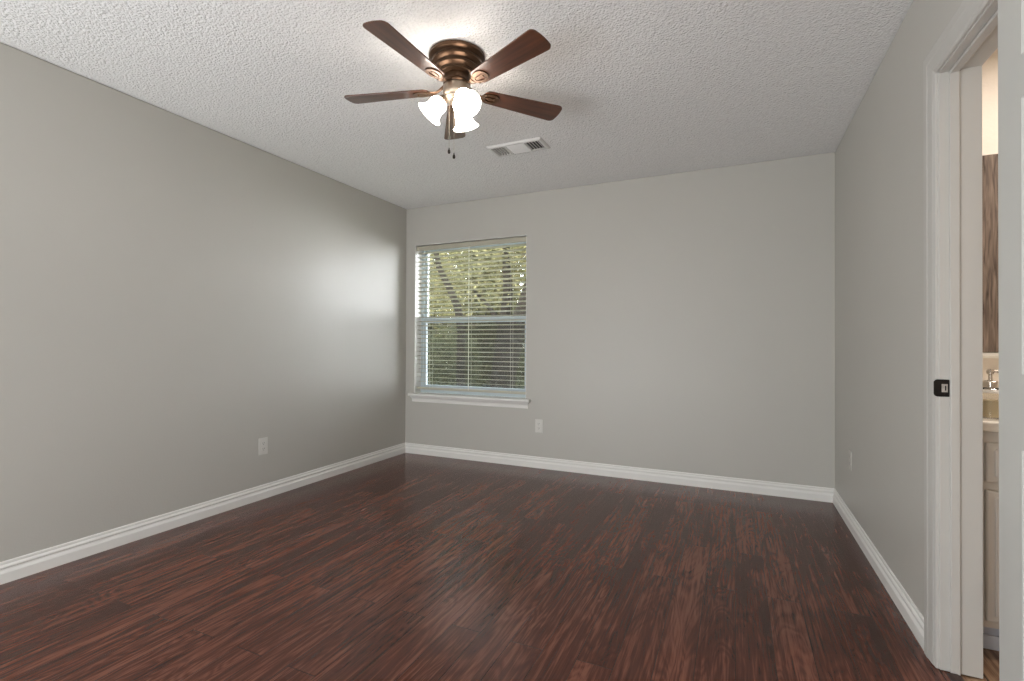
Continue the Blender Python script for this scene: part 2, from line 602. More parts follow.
WX0, WX1, WZ0, WZ1 = -2.905, -1.700, 0.598, 2.066     # window opening
bm = bm_new()
T = 0.165
box(bm, XL, WX0, YB, YB + T, 0, H - GAP)
box(bm, WX1, XR + 0.10, YB, YB + T, 0, H - GAP)
box(bm, WX0, WX1, YB, YB + T, 0, WZ0 - 0.026)
box(bm, WX0, WX1, YB, YB + T, WZ1, H - GAP)
box(bm, XL, XR + 0.10, YB + 0.008, YB + T, H - GAP, H)
struct(obj('wall_back', bm, M_WALL, origin=(0, 0, 0)), 'light grey back wall with the window', 'wall')

DY0, DY1, DZ = 1.566, 2.104, 2.013      # door opening inside the jambs
bm = bm_new()
box(bm, XR, XO, DY1 + 0.018, YB, 0, H - GAP)
box(bm, XR, XO, YR, DY0 - 0.018, 0, H - GAP)
box(bm, XR, XO, DY0 - 0.018, DY1 + 0.018, DZ + 0.018, H - GAP)
box(bm, XR + 0.008, XO, YR, YB, H - GAP, H)
struct(obj('wall_right', bm, M_WALL, origin=(0, 0, 0)), 'light grey right wall pierced by the doorway', 'wall')

bm = bm_new(); box(bm, XL, XR + 0.10, YR - 0.12, YR, 0, H)
struct(obj('wall_rear', bm, M_WALL, origin=(0, 0, 0)), 'wall behind the camera', 'wall')
for nm, bx, lb in (('wall_bathroom', (XO, XV, YV, YV + 0.1), 'warm peach plaster wall behind the bathroom vanity'),
                   ('wall_bathroom_near', (XO, XV, 0.9, 1.0), 'bathroom wall nearest the camera, hidden by the door'),
                   ('wall_bathroom_side', (XV, XV + 0.1, 0.9, YV + 0.1), 'far side wall of the bathroom')):
    bm = bm_new(); box(bm, *bx, 0, H)
    struct(obj(nm, bm, M_BATHWALL, origin=(0, 0, 0)), lb, 'wall')

# baseboards: ogee profile
BP = [(0, 0), (0.015, 0), (0.015, 0.046), (0.0125, 0.052), (0.0095, 0.058), (0.0085, 0.064), (0.0115, 0.068), (0.0125, 0.073),
      (0.0095, 0.079), (0.0060, 0.083), (0.0068, 0.088), (0.0062, 0.094), (0.0030, 0.0975), (0, 0.0975)]
bm = bm_new(); sweep(bm, BP, (XL, YR, 0), (XL, YB, 0), (1, 0, 0), 0, 1.0)
struct(obj('baseboard_left', bm, M_TRIM), 'white stepped baseboard along the left wall', 'baseboard')
bm = bm_new(); sweep(bm, BP, (XL, YB, 0), (XR, YB, 0), (0, -1, 0), 1.0, 1.0)
struct(obj('baseboard_back', bm, M_TRIM), 'white stepped baseboard under the window wall', 'baseboard')
CAS = 0.094      # casing width
bm = bm_new(); sweep(bm, BP, (XR, YB, 0), (XR, DY1 + 0.006 + CAS, 0), (-1, 0, 0), 1.0, 0)
struct(obj('baseboard_right', bm, M_TRIM), 'white stepped baseboard from back corner to door casing', 'baseboard')

# ------------------------------------------------------------------ doorway: jambs, stops, casing, strike
fr = struct(empty('door_2', (XR + 0.05, (DY0 + DY1) / 2, 0)), 'painted door frame around the bathroom doorway', 'door frame')
bm = bm_new()
XJ1 = XO + 0.022
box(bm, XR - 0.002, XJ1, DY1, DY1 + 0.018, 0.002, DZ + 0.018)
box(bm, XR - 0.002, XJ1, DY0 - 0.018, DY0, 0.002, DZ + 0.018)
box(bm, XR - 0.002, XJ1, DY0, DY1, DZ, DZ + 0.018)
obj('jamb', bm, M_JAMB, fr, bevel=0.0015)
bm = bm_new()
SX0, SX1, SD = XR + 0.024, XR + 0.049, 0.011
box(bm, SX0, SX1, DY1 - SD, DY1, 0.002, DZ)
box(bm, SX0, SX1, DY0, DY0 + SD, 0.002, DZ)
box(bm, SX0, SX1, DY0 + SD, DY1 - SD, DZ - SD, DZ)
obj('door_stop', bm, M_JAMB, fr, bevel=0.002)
# casing profile (across its width from the opening outwards, thickness)
CP = [(0, 0), (0, 0.009), (0.004, 0.0115), (0.012, 0.0115), (0.016, 0.0135), (0.030, 0.0150), (0.052, 0.0165), (0.058, 0.0185), (0.086, 0.0185), (0.092, 0.0165), (CAS, 0.012), (CAS, 0)]
def casing(bm, x, sx, y0, y1, zt):
    """three mitred boards round an opening; x wall face, sx = -1 towards the bedroom"""
    for (a, b, side) in (((y1, 0.002), (y1, zt), 1), ((y0, 0.002), (y0, zt), -1)):
        lo, hi = [], []
        for w, t in CP:
            lo.append(bm.verts.new((x + sx * t, a[0] + side * w, a[1])))
            hi.append(bm.verts.new((x + sx * t, b[0] + side * w, b[1] + w)))
        n = len(CP)
        for i in range(n):
            j = (i + 1) % n
            bm.faces.new((lo[i], lo[j], hi[j], hi[i]))
        bm.faces.new(lo); bm.faces.new(hi[::-1])
    a_, b_ = [], []
    for w, t in CP:
        a_.append(bm.verts.new((x + sx * t, y0 - w, zt + w)))
        b_.append(bm.verts.new((x + sx * t, y1 + w, zt + w)))
    n = len(CP)
    for i in range(n):
        j = (i + 1) % n
        bm.faces.new((a_[i], a_[j], b_[j], b_[i]))
    bm.faces.new(a_); bm.faces.new(b_[::-1])
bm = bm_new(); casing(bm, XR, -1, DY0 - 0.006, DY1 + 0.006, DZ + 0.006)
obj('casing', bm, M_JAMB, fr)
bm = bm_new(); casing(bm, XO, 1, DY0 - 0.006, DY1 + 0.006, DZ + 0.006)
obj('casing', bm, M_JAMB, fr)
# black strike plate on the far jamb, its rounded lip towards the bedroom
ZS, SH = 0.948, 0.029
x0, x1 = XR - 0.018, XR + 0.0245
pl = []
for k in range(9):
    a = PI / 2 + PI / 2 * k / 8
    pl.append((x0 + 0.011 + 0.011 * math.cos(a), ZS + SH - 0.011 + 0.011 * math.sin(a)))
for k in range(9):
    a = PI + PI / 2 * k / 8
    pl.append((x0 + 0.011 + 0.011 * math.cos(a), ZS - SH + 0.011 + 0.011 * math.sin(a)))
for k in range(5):
    a = -PI / 2 + PI / 2 * k / 4
    pl.append((x1 - 0.004 + 0.004 * math.cos(a), ZS - SH + 0.004 + 0.004 * math.sin(a)))
for k in range(5):
    a = PI / 2 * k / 4
    pl.append((x1 - 0.004 + 0.004 * math.cos(a), ZS + SH - 0.004 + 0.004 * math.sin(a)))
bm = bm_new()
prism(bm, pl, 0, 0.0022)
for v in bm.verts:
    v.co = Vector((v.co.x, DY1 - 0.0002 - v.co.z, v.co.y))
sk = obj('strike_plate', bm, M_BLACK, fr)
sk['label'] = 'black strike plate with a rounded lip'
bm = bm_new()
box(bm, XR + 0.003, XR + 0.019, DY1 - 0.0030, DY1 - 0.0022, ZS - 0.0135, ZS + 0.0135, 0.0003, 1)
lh = obj('latch_hole', bm, M_WORN, sk)
bm = bm_new()
box(bm, XR + 0.0115, XR + 0.015, DY1 - 0.0036, DY1 - 0.0030, ZS - 0.008, ZS + 0.008)
obj('latch_slot', bm, M_BLACK, sk)
for zz in (ZS + 0.020, ZS - 0.020):
    bm = bm_new()
    lathe(bm, [(0.0001, 0), (0.0028, 0.0), (0.0022, 0.001), (0.0, 0.0013)], (XR + 0.009, DY1 - 0.0022, zz), (0, -1, 0), 12)
    obj('screw', bm, M_DARKM, sk, smooth=True)
# worn threshold strip under the doorway
bm = bm_new()
sweep(bm, [(0, 0), (0.04, 0), (0.037, 0.003), (0.028, 0.006), (0.012, 0.006), (0.003, 0.003)], (XR + 0.012, DY0 + 0.012, 0), (XR + 0.012, DY1 - 0.012, 0), (1, 0, 0))
struct(obj('trim_2', bm, M_STRIP), 'dark wood transition strip across the doorway', 'trim')

# ------------------------------------------------------------------ the door, swung right back against the wall
PXF = 0.588           # face towards the room
TH = 0.034
DEY1, DEY0 = 1.594, 1.594 - 0.535      # hinge edge, free edge
d1 = struct(empty('door_1', (PXF + TH / 2, DEY1, 0)), 'white six-panel door folded back against the right wall', 'door')
zb, zt = 0.012, 2.018
xf, xb = PXF, PXF + TH
ST = 0.108
cx_ = (DEY0 + DEY1) / 2
cols = [(DEY0 + ST, cx_ - 0.045), (cx_ + 0.045, DEY1 - ST)]
rows = [(0.235, 0.857), (1.027, 1.654), (1.752, zt - 0.115)]
bm = bm_new()
ys = sorted([DEY0, DEY1] + [v for c in cols for v in c])
zs = sorted([zb, zt] + [v for r in rows for v in r])
def is_panel(i, j):
    return (i % 2 == 1) and (j % 2 == 1)
for xx, sgn in ((xf, 1), (xb, -1)):
    grid = [[bm.verts.new((xx, y, z)) for z in zs] for y in ys]
    for i in range(len(ys) - 1):
        for j in range(len(zs) - 1):
            q = [grid[i][j], grid[i + 1][j], grid[i + 1][j + 1], grid[i][j + 1]]
            if not is_panel(i, j):
                bm.faces.new(q)
            else:   # sticking: down a bevel, flat, then the raised field
                y0, y1, z0, z1 = ys[i], ys[i + 1], zs[j], zs[j + 1]
                prev = q
                for ins, dep in ((0.004, 0.004), (0.013, 0.0095), (0.020, 0.0095), (0.036, 0.003)):
                    cur = [bm.verts.new((xx + sgn * dep, y, z)) for y, z in ((y0 + ins, z0 + ins), (y1 - ins, z0 + ins), (y1 - ins, z1 - ins), (y0 + ins, z1 - ins))]
                    for k in range(4):
                        l = (k + 1) % 4
                        bm.faces.new((prev[k], prev[l], cur[l], cur[k]))
                    prev = cur
                bm.faces.new(prev)
e0 = [(xf, DEY0, zb), (xb, DEY0, zb), (xb, DEY1, zb), (xf, DEY1, zb)]
e1 = [(x, y, zt) for x, y, _ in e0]
for k in (0, 2):
    l = (k + 1) % 4
    bm.faces.new([bm.verts.new(p) for p in (e0[k], e0[l], e1[l], e1[k])])
bm.faces.new([bm.verts.new(p) for p in e0]); bm.faces.new([bm.verts.new(p) for p in e1])
bmesh.ops.remove_doubles(bm, verts=bm.verts[:], dist=0.00005)
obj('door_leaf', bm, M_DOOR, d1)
kb = bm_new()
lathe(kb, [(0.033, 0.0), (0.033, 0.005), (0.014, 0.009), (0.011, 0.022), (0.014, 0.030), (0.026, 0.038), (0.029, 0.050), (0.024, 0.060), (0.0, 0.064)], (xf, DEY0 + 0.06, 0.95), (-1, 0, 0), 28)
obj('door_knob', kb, M_BLACK, d1, smooth=True)
for zz in (0.25, 1.02, 1.78):
    hb = bm_new()
    tube(hb, [(xb + 0.006, DEY1 + 0.004, zz - 0.045), (xb + 0.006, DEY1 + 0.004, zz + 0.045)], 0.0055, 12)
    box(hb, xb - 0.026, xb + 0.004, DEY1, DEY1 + 0.002, zz - 0.045, zz + 0.045)
    obj('hinge', hb, M_JAMB, d1)

# ------------------------------------------------------------------ window: vinyl single-hung unit, stool and apron
wn = struct(empty('window_1', ((WX0 + WX1) / 2, YB + 0.12, WZ0)), 'white single-hung window with an insect screen below', 'window')
YF0, YF1 = YB + 0.105, YB + 0.165
bm = bm_new()
fw = 0.032
box(bm, WX0, WX0 + fw, YF0, YF1, WZ0, WZ1); box(bm, WX1 - fw, WX1, YF0, YF1, WZ0, WZ1)
box(bm, WX0 + fw, WX1 - fw, YF0, YF1, WZ0, WZ0 + fw); box(bm, WX0 + fw, WX1 - fw, YF0, YF1, WZ1 - fw, WZ1)
obj('window_frame', bm, M_VINYL, wn, bevel=0.002)
ZM = 1.318
def sash(name, z0, z1, y0, y1, rail_top, rail_bot, stile):
    bm = bm_new()
    a, b = WX0 + fw, WX1 - fw
    box(bm, a, a + stile, y0, y1, z0, z1); box(bm, b - stile, b, y0, y1, z0, z1)
    box(bm, a + stile, b - stile, y0, y1, z0, z0 + rail_bot); box(bm, a + stile, b - stile, y0, y1, z1 - rail_top, z1)
    s = obj(name, bm, M_VINYL, wn, bevel=0.002)
    g = bm_new()
    ym = (y0 + y1) / 2
    box(g, a + stile, b - stile, ym - 0.002, ym + 0.002, z0 + rail_bot, z1 - rail_top)
    obj('glass_pane', g, M_GLASS, s)
    return s
sash('upper_sash', ZM - 0.02, WZ1 - fw, YF0 + 0.032, YF0 + 0.056, 0.028, 0.045, 0.026)
lower = sash('lower_sash', WZ0 + fw, ZM + 0.028, YF0 + 0.004, YF0 + 0.030, 0.050, 0.045, 0.030)
bm = bm_new(); box(bm, WX0 + fw, WX1 - fw, YF1 - 0.004, YF1 - 0.003, WZ0 + fw, ZM)
obj('insect_screen', bm, M_SCREEN, wn)
bm = bm_new(); box(bm, -2.33, -2.27, YF0 - 0.012, YF0 + 0.004, ZM + 0.012, ZM + 0.026, 0.003)
obj('sash_lock', bm, M_VINYL, lower)
# painted returns of the opening and the stool
bm = bm_new()
RP = 0.004
box(bm, WX0, WX0 + RP, YB + 0.001, YF0, WZ0, WZ1); box(bm, WX1 - RP, WX1, YB + 0.001, YF0, WZ0, WZ1)
box(bm, WX0 + RP, WX1 - RP, YB + 0.001, YF0, WZ1 - RP, WZ1)
obj('window_return', bm, M_TRIM, wn)
bm = bm_new()
SL, SR = -2.952, -1.655
st_pts = [(YB - 0.040, SL), (YB - 0.040, SR)]
# board with a rounded nose, notched around the opening
sweep(bm, [(-0.10, 0.0), (0.036, 0.0), (0.043, 0.004), (0.046, 0.013), (0.043, 0.022), (0.036, 0.026), (-0.10, 0.026)], (WX0, YB, WZ0 - 0.026), (WX1, YB, WZ0 - 0.026), (0, -1, 0))
for a, b in ((SL, WX0), (WX1, SR)):
    sweep(bm, [(0.0, 0.0), (0.036, 0.0), (0.043, 0.004), (0.046, 0.013), (0.043, 0.022), (0.036, 0.026), (0.0, 0.026)], (a, YB, WZ0 - 0.026), (b, YB, WZ0 - 0.026), (0, -1, 0))
stool = struct(obj('trim_1', bm, M_TRIM), 'white window stool with a moulded apron underneath', 'window sill')
bm = bm_new()
AP = [(0, 0), (0.006, 0), (0.008, 0.006), (0.009, 0.022), (0.013, 0.034), (0.022, 0.046), (0.030, 0.052), (0.030, 0.058), (0, 0.058)]
za = WZ0 - 0.026 - 0.058
a0, a1 = -2.925, -1.682
lo = [bm.verts.new((a0 - (o - 0.006) * 0.5 if o else a0, YB - o, za + h)) for o, h in AP]
hi = [bm.verts.new((a1 + (o - 0.006) * 0.5 if o else a1, YB - o, za + h)) for o, h in AP]
for i in range(len(AP)):
    j = (i + 1) % len(AP)
    bm.faces.new((lo[i], lo[j], hi[j], hi[i]))
bm.faces.new(lo); bm.faces.new(hi[::-1])
obj('apron', bm, M_TRIM, stool)

# ------------------------------------------------------------------ horizontal blind hung inside the opening
bl = tag(empty('window_blind', ((WX0 + WX1) / 2, YB + 0.045, WZ1 - 0.02)), 'off-white horizontal slat blind, lowered and open, in the only window', 'blind')
BX0, BX1 = WX0 + 0.012, WX1 - 0.010
YC = YB + 0.046
bm = bm_new()
box(bm, BX0, BX1, YC - 0.022, YC + 0.028, WZ1 - 0.046, WZ1 - 0.010, 0.002)
obj('headrail', bm, M_BLIND, bl)
bm = bm_new()
box(bm, BX0 - 0.004, BX1 + 0.004, YC - 0.034, YC - 0.026, WZ1 - 0.056, WZ1 - 0.016, 0.003)
obj('valance', bm, M_BLIND, bl)
ZBOT = 0.648
pitch = 0.0425
n = int((WZ1 - 0.075 - ZBOT - 0.03) / pitch) + 1
tilt = math.radians(8.0)
bm = bm_new()
for k in range(n):
    z = WZ1 - 0.078 - k * pitch
    hw, th = 0.0250, 0.0022
    prof = []
    for s in (-1, -0.5, 0, 0.5, 1):
        prof.append((s * hw, 0.0012 * (1 - s * s)))
    sec = [(a, b + th / 2) for a, b in prof] + [(a, b - th / 2) for a, b in reversed(prof)]
    va, vb = [], []
    for a, b in sec:      # room edge (negative y) tipped up
        y = a * math.cos(tilt) + b * math.sin(tilt)
        zz = -a * math.sin(tilt) + b * math.cos(tilt)
        va.append(bm.verts.new((BX0, YC + y, z + zz)))
        vb.append(bm.verts.new((BX1, YC + y, z + zz)))
    m = len(sec)
    for i in range(m):
        j = (i + 1) % m
        bm.faces.new((va[i], va[j], vb[j], vb[i]))
    bm.faces.new(va); bm.faces.new(vb[::-1])
obj('slats', bm, M_BLIND, bl)
bm = bm_new()
box(bm, BX0, BX1, YC - 0.025, YC + 0.025, ZBOT - 0.012, ZBOT + 0.008, 0.003)
obj('bottom_rail', bm, M_BLIND, bl)
for fx in (0.13, 0.5, 0.87):
    x = BX0 + (BX1 - BX0) * fx
    bm = bm_new()
    for yy in (YC - 0.0268, YC + 0.0262):
        tube(bm, [(x, yy, ZBOT), (x, yy, WZ1 - 0.05)], 0.0032 if fx == 0.5 and yy < YC else 0.0008, 8)
    obj('ladder_cord', bm, M_CORD, bl)

# ------------------------------------------------------------------ ceiling fan
FX, FY = -1.192, 1.976
fan = tag(empty('ceiling_fan', (FX, FY, H)), 'bronze hugger ceiling fan with five cherry blades and three lit shades', 'ceiling fan')
def fz(bm, prof, **kw):
    lathe(bm, [(r, z) for r, z in prof], (FX, FY, 0), (0, 0, 1), **kw)
bm = bm_new()
fz(bm, [(0.0, 2.4395), (0.126, 2.4395), (0.131, 2.436), (0.131, 2.424), (0.126, 2.420), (0.117, 2.417), (0.113, 2.411), (0.115, 2.406),
        (0.119, 2.402), (0.117, 2.394), (0.108, 2.388), (0.100, 2.385), (0.098, 2.380), (0.102, 2.375), (0.101, 2.368), (0.092, 2.363),
        (0.083, 2.360), (0.081, 2.356), (0.084, 2.352), (0.082, 2.346), (0.070, 2.343), (0.0, 2.343)], seg=64)
obj('motor_housing', bm, M_BRONZE, fan, smooth=True)
bm = bm_new()
fz(bm, [(0.0, 2.346), (0.057, 2.346), (0.058, 2.340), (0.057, 2.318), (0.062, 2.314), (0.064, 2.306), (0.060, 2.300), (0.0, 2.300)], seg=48)
obj('flywheel', bm, M_BRONZE, fan, smooth=True)
bm = bm_new()
fz(bm, [(0.0, 2.302), (0.050, 2.302), (0.060, 2.298), (0.0645, 2.290), (0.0645, 2.262), (0.061, 2.250), (0.055, 2.244), (0.057, 2.238), (0.052, 2.229),
        (0.038, 2.222), (0.022, 2.219), (0.017, 2.212), (0.009, 2.206), (0.0, 2.205)], seg=48)
obj('switch_housing', bm, M_PEWTER, fan, smooth=True)
# blade, built along +X from the fan's axis and then copied round
ZBL, PIT = 2.280, math.radians(-10.5)
def blade_outline():
    pts = []
    r0, r1, w0, w1, cr = 0.150, 0.550, 0.047, 0.0615, 0.026
    pts += [(r0 + 0.012, -w0 + 0.004), ]
    for k in range(8):
        a = -PI / 2 + PI / 2 * k / 7
        pts.append((r1 - cr + cr * math.cos(a), -w1 + cr + cr * math.sin(a)))
    for k in range(1, 6):      # softly bowed end
        s = -1 + 2 * k / 6
        pts.append((r1 + 0.003 * (1 - s * s), s * (w1 - cr)))
    for k in range(8):
        a = PI / 2 * k / 7
        pts.append((r1 - cr + cr * math.cos(a), w1 - cr + cr * math.sin(a)))
    pts += [(r0 + 0.012, w0 - 0.004)]
    for k in range(1, 8):
        a = PI / 2 + PI * k / 8
        pts.append((r0 + 0.012 + 0.030 * math.cos(a), (w0 - 0.004) * math.sin(a)))
    return pts
bm = bm_new()
prism(bm, blade_outline(), -0.003, 0.003)
bmesh.ops.rotate(bm, verts=bm.verts[:], cent=(0, 0, 0), matrix=Matrix.Rotation(PIT, 3, 'X'))
bmesh.ops.translate(bm, verts=bm.verts[:], vec=(FX, FY, ZBL))
blade = obj('blade', bm, M_BLADE, fan, origin=(FX, FY, ZBL), bevel=0.0012)
# blade iron: an arm from the flywheel opening into a pierced teardrop under the blade
bm = bm_new()
nn = 28
outer, inner = [], []
for k in range(nn):
    a = 2 * PI * k / nn
    ex = 0.5 - 0.5 * math.cos(a)
    outer.append((0.168 + 0.047 * math.cos(a), 0.038 * math.sin(a) * (1.05 - 0.30 * (1 - math.cos(a)) * 0.5)))
    inner.append((0.170 + 0.030 * math.cos(a), 0.021 * math.sin(a) * (1.05 - 0.30 * (1 - math.cos(a)) * 0.5)))
prism(bm, outer, -0.0085, -0.0030, inner)
tongue = [(0.150, -0.008), (0.200, -0.010), (0.206, 0.0), (0.200, 0.010), (0.150, 0.008), (0.142, 0.0)]
prism(bm, tongue, -0.0078, -0.0032)
bmesh.ops.rotate(bm, verts=bm.verts[:], cent=(0, 0, 0), matrix=Matrix.Rotation(PIT, 3, 'X'))
for (px, py) in ((0.190, 0.0), (0.142, 0.022), (0.142, -0.022)):
    z = -0.0085 + py * math.tan(PIT)
    lathe(bm, [(0.0045, 0.0), (0.0042, -0.0015), (0.002, -0.003), (0.0, -0.0032)], (px, py, z + 0.0005), (0, 0, 1), 10)
arm = []
for k in range(9):
    s = k / 8
    x = 0.050 + (0.128 - 0.050) * s
    z = 0.027 + (-0.006 - 0.027) * (s * s * (3 - 2 * s)) - 0.008 * math.sin(PI * s)
    arm.append((x, 0.0, z))
for k in range(len(arm) - 1):
    pass
wid = [0.017, 0.016, 0.014, 0.012, 0.0115, 0.012, 0.014, 0.018, 0.022]
rings = []
for (x, y, z), hw in zip(arm, wid):
    rings.append([bm.verts.new((x, yy, z + zz)) for yy, zz in ((-hw, 0.0), (-hw * 0.6, 0.004), (hw * 0.6, 0.004), (hw, 0.0), (hw * 0.6, -0.004), (-hw * 0.6, -0.004))])
for a, b in zip(rings, rings[1:]):
    for i in range(6):
        j = (i + 1) % 6
        bm.faces.new((a[i], b[i], b[j], a[j]))
bm.faces.new(rings[0]); bm.faces.new(rings[-1][::-1])
bmesh.ops.translate(bm, verts=bm.verts[:], vec=(FX, FY, ZBL))
obj('blade_iron', bm, M_BRONZE, blade, smooth=True, origin=(FX, FY, ZBL))
A0 = math.radians(-93.8)
blade.rotation_euler = (0, 0, A0)
for k in range(1, 5):
    copy_part(blade, fan, 2 * PI / 5 * k)

# light kit: three arms with bell shades
ZL = 2.240
def lamp():
    s45 = math.radians(41)
    ax = Vector((math.sin(s45), 0, -math.cos(s45)))
    c0 = Vector((FX, FY, 0))
    bm = bm_new()
    tube(bm, [c0 + Vector((0.040, 0, 2.243)), c0 + Vector((0.052, 0, 2.248)), c0 + Vector((0.062, 0, 2.245)), c0 + Vector((0.067, 0, 2.236)) ], [0.010, 0.010, 0.010, 0.010], 12)
    neck = c0 + Vector((0.060, 0, 2.236))
    lathe(bm, [(0.0, -0.006), (0.014, -0.006), (0.020, 0.0), (0.024, 0.010), (0.0265, 0.018), (0.024, 0.020), (0.0, 0.020)], neck, ax, 24)
    arm = obj('lamp_arm', bm, M_PEWTER, fan, smooth=True, origin=(FX, FY, ZL))
    bm = bm_new()
    pr = [(0.024, 0.012), (0.0285, 0.016), (0.038, 0.024), (0.0445, 0.034), (0.0470, 0.046), (0.0465, 0.058), (0.0455, 0.070), (0.0480, 0.084), (0.0550, 0.098), (0.0645, 0.109), (0.0720, 0.115)]
    pr = [(r * 0.89, h * 0.89) for r, h in pr]
    prof = pr + [(r - 0.003, h + 0.001 if i == len(pr) - 1 else h) for i, (r, h) in reversed(list(enumerate(pr)))]
    lathe(bm, prof, neck, ax, 32, cap=(False, False))
    sh = obj('lamp_shade', bm, M_SHADE, arm, smooth=True)
    sh['label'] = 'lit white frosted glass bell shade'
    bm = bm_new()
    lathe(bm, [(0.0, 0.016), (0.012, 0.018), (0.013, 0.032), (0.020, 0.046), (0.025, 0.056), (0.025, 0.066), (0.020, 0.076), (0.010, 0.081), (0.0, 0.083)], neck, ax, 20)
    obj('bulb', bm, M_BULB, arm, smooth=True)
    return arm
la = lamp()
la.rotation_euler = (0, 0, math.radians(211))
copy_part(la, fan, math.radians(111))
copy_part(la, fan, math.radians(-111))
# two pull chains with small dark fobs
def chain(x, y, ztop, zend):
    bm = bm_new()
    z = ztop
    pts = []
    tube(bm, [(x, y, ztop), (x, y, zend)], 0.0004, 6)
    while z > zend:
        bmesh.ops.create_icosphere(bm, subdivisions=1, radius=0.0010, matrix=Matrix.Translation((x, y, z)))
        z -= 0.006
    c = obj('pull_chain', bm, M_CHAIN, fan, smooth=True)
    bm = bm_new()
    lathe(bm, [(0.0, 0.004), (0.0022, 0.002), (0.0030, -0.004), (0.0058, -0.011), (0.0064, -0.018), (0.0045, -0.024), (0.0, -0.026)], (x, y, zend), (0, 0, 1), 16)
    obj('pull_fob', bm, M_DARKM, c, smooth=True)
chain(FX - 0.022, FY - 0.030, 2.228, 1.998)
chain(FX + 0.008, FY - 0.036, 2.223, 1.968)

# ------------------------------------------------------------------ ceiling register
VX0, VX1, VY0, VY1 = -1.558, -1.158, 2.970, 3.162
vt = tag(empty('air_vent', ((VX0 + VX1) / 2, (VY0 + VY1) / 2, H)), 'white rectangular air register on the ceiling beyond the fan', 'vent')
fb = 0.026
bm = bm_new()
ox = [(VX0, VY0), (VX1, VY0), (VX1, VY1), (VX0, VY1)]
def loop(i, z):
    return [bm.verts.new((VX0 + i, VY0 + i, z)), bm.verts.new((VX1 - i, VY0 + i, z)), bm.verts.new((VX1 - i, VY1 - i, z)), bm.verts.new((VX0 + i, VY1 - i, z))]
lp = [loop(0, H - 0.001), loop(0.001, H - 0.004), loop(0.010, H - 0.012), loop(fb, H - 0.013), loop(fb, H - 0.001)]
for a, b in zip(lp, lp[1:]):
    for i in range(4):
        j = (i + 1) % 4
        bm.faces.new((a[i], a[j], b[j], b[i]))
obj('register_frame', bm, M_VENT, vt)
bm = bm_new()
box(bm, VX0 + fb, VX1 - fb, VY0 + fb, VY1 - fb, H - 0.0016, H - 0.0004)  # flat dark sheet stands in for the shade up the duct
obj('duct_shade', bm, M_DUCT, vt)
IX0, IX1 = VX0 + fb, VX1 - fb
w3 = (IX1 - IX0) * 0.30
def fins_x(xa, xb_, n, lean):
    bm = bm_new()
    for k in range(n):
        x = xa + (xb_ - xa) * (k + 0.5) / n
        h = 0.0105
        v = [(x - 0.0022 - lean, H - 0.014), (x + 0.0022 - lean, H - 0.014), (x + 0.0022 + lean, H - 0.014 + h), (x - 0.0022 + lean, H - 0.014 + h)]
        a = [bm.verts.new((p[0], VY0 + fb, p[1])) for p in v]
        b = [bm.verts.new((p[0], VY1 - fb, p[1])) for p in v]
        for i in range(4):
            j = (i + 1) % 4
            bm.faces.new((a[i], a[j], b[j], b[i]))
        bm.faces.new(a); bm.faces.new(b[::-1])
    return obj('louvres', bm, M_VENT, vt)
fins_x(IX0, IX0 + w3, 5, 0.001)
fins_x(IX1 - w3, IX1, 5, -0.004)
bm = bm_new()
nC = 9
for k in range(nC):
    y = VY0 + fb + (VY1 - VY0 - 2 * fb) * (k + 0.5) / nC
    v = [(y - 0.0008 + 0.008, H - 0.014), (y + 0.0008 + 0.008, H - 0.014), (y + 0.0008 - 0.008, H - 0.004), (y - 0.0008 - 0.008, H - 0.004)]
    a = [bm.verts.new((IX0 + w3 + 0.006, p[0], p[1])) for p in v]
    b = [bm.verts.new((IX1 - w3 - 0.006, p[0], p[1])) for p in v]
    for i in range(4):
        j = (i + 1) % 4
        bm.faces.new((a[i], a[j], b[j], b[i]))
    bm.faces.new(a); bm.faces.new(b[::-1])
obj('louvres', bm, M_VENT, vt)
for x in (IX0 + w3, IX1 - w3):
    bm = bm_new()
    box(bm, x - 0.004, x + 0.004, VY0 + fb, VY1 - fb, H - 0.0145, H - 0.002)
    obj('divider_bar', bm, M_VENT, vt)
for x in (VX0 + 0.013, VX1 - 0.013):
    bm = bm_new()
    lathe(bm, [(0.004, 0.0), (0.0035, -0.0015), (0.0, -0.002)], (x, (VY0 + VY1) / 2, H - 0.0118), (0, 0, 1), 12)
    obj('screw', bm, M_VENT, vt, smooth=True)

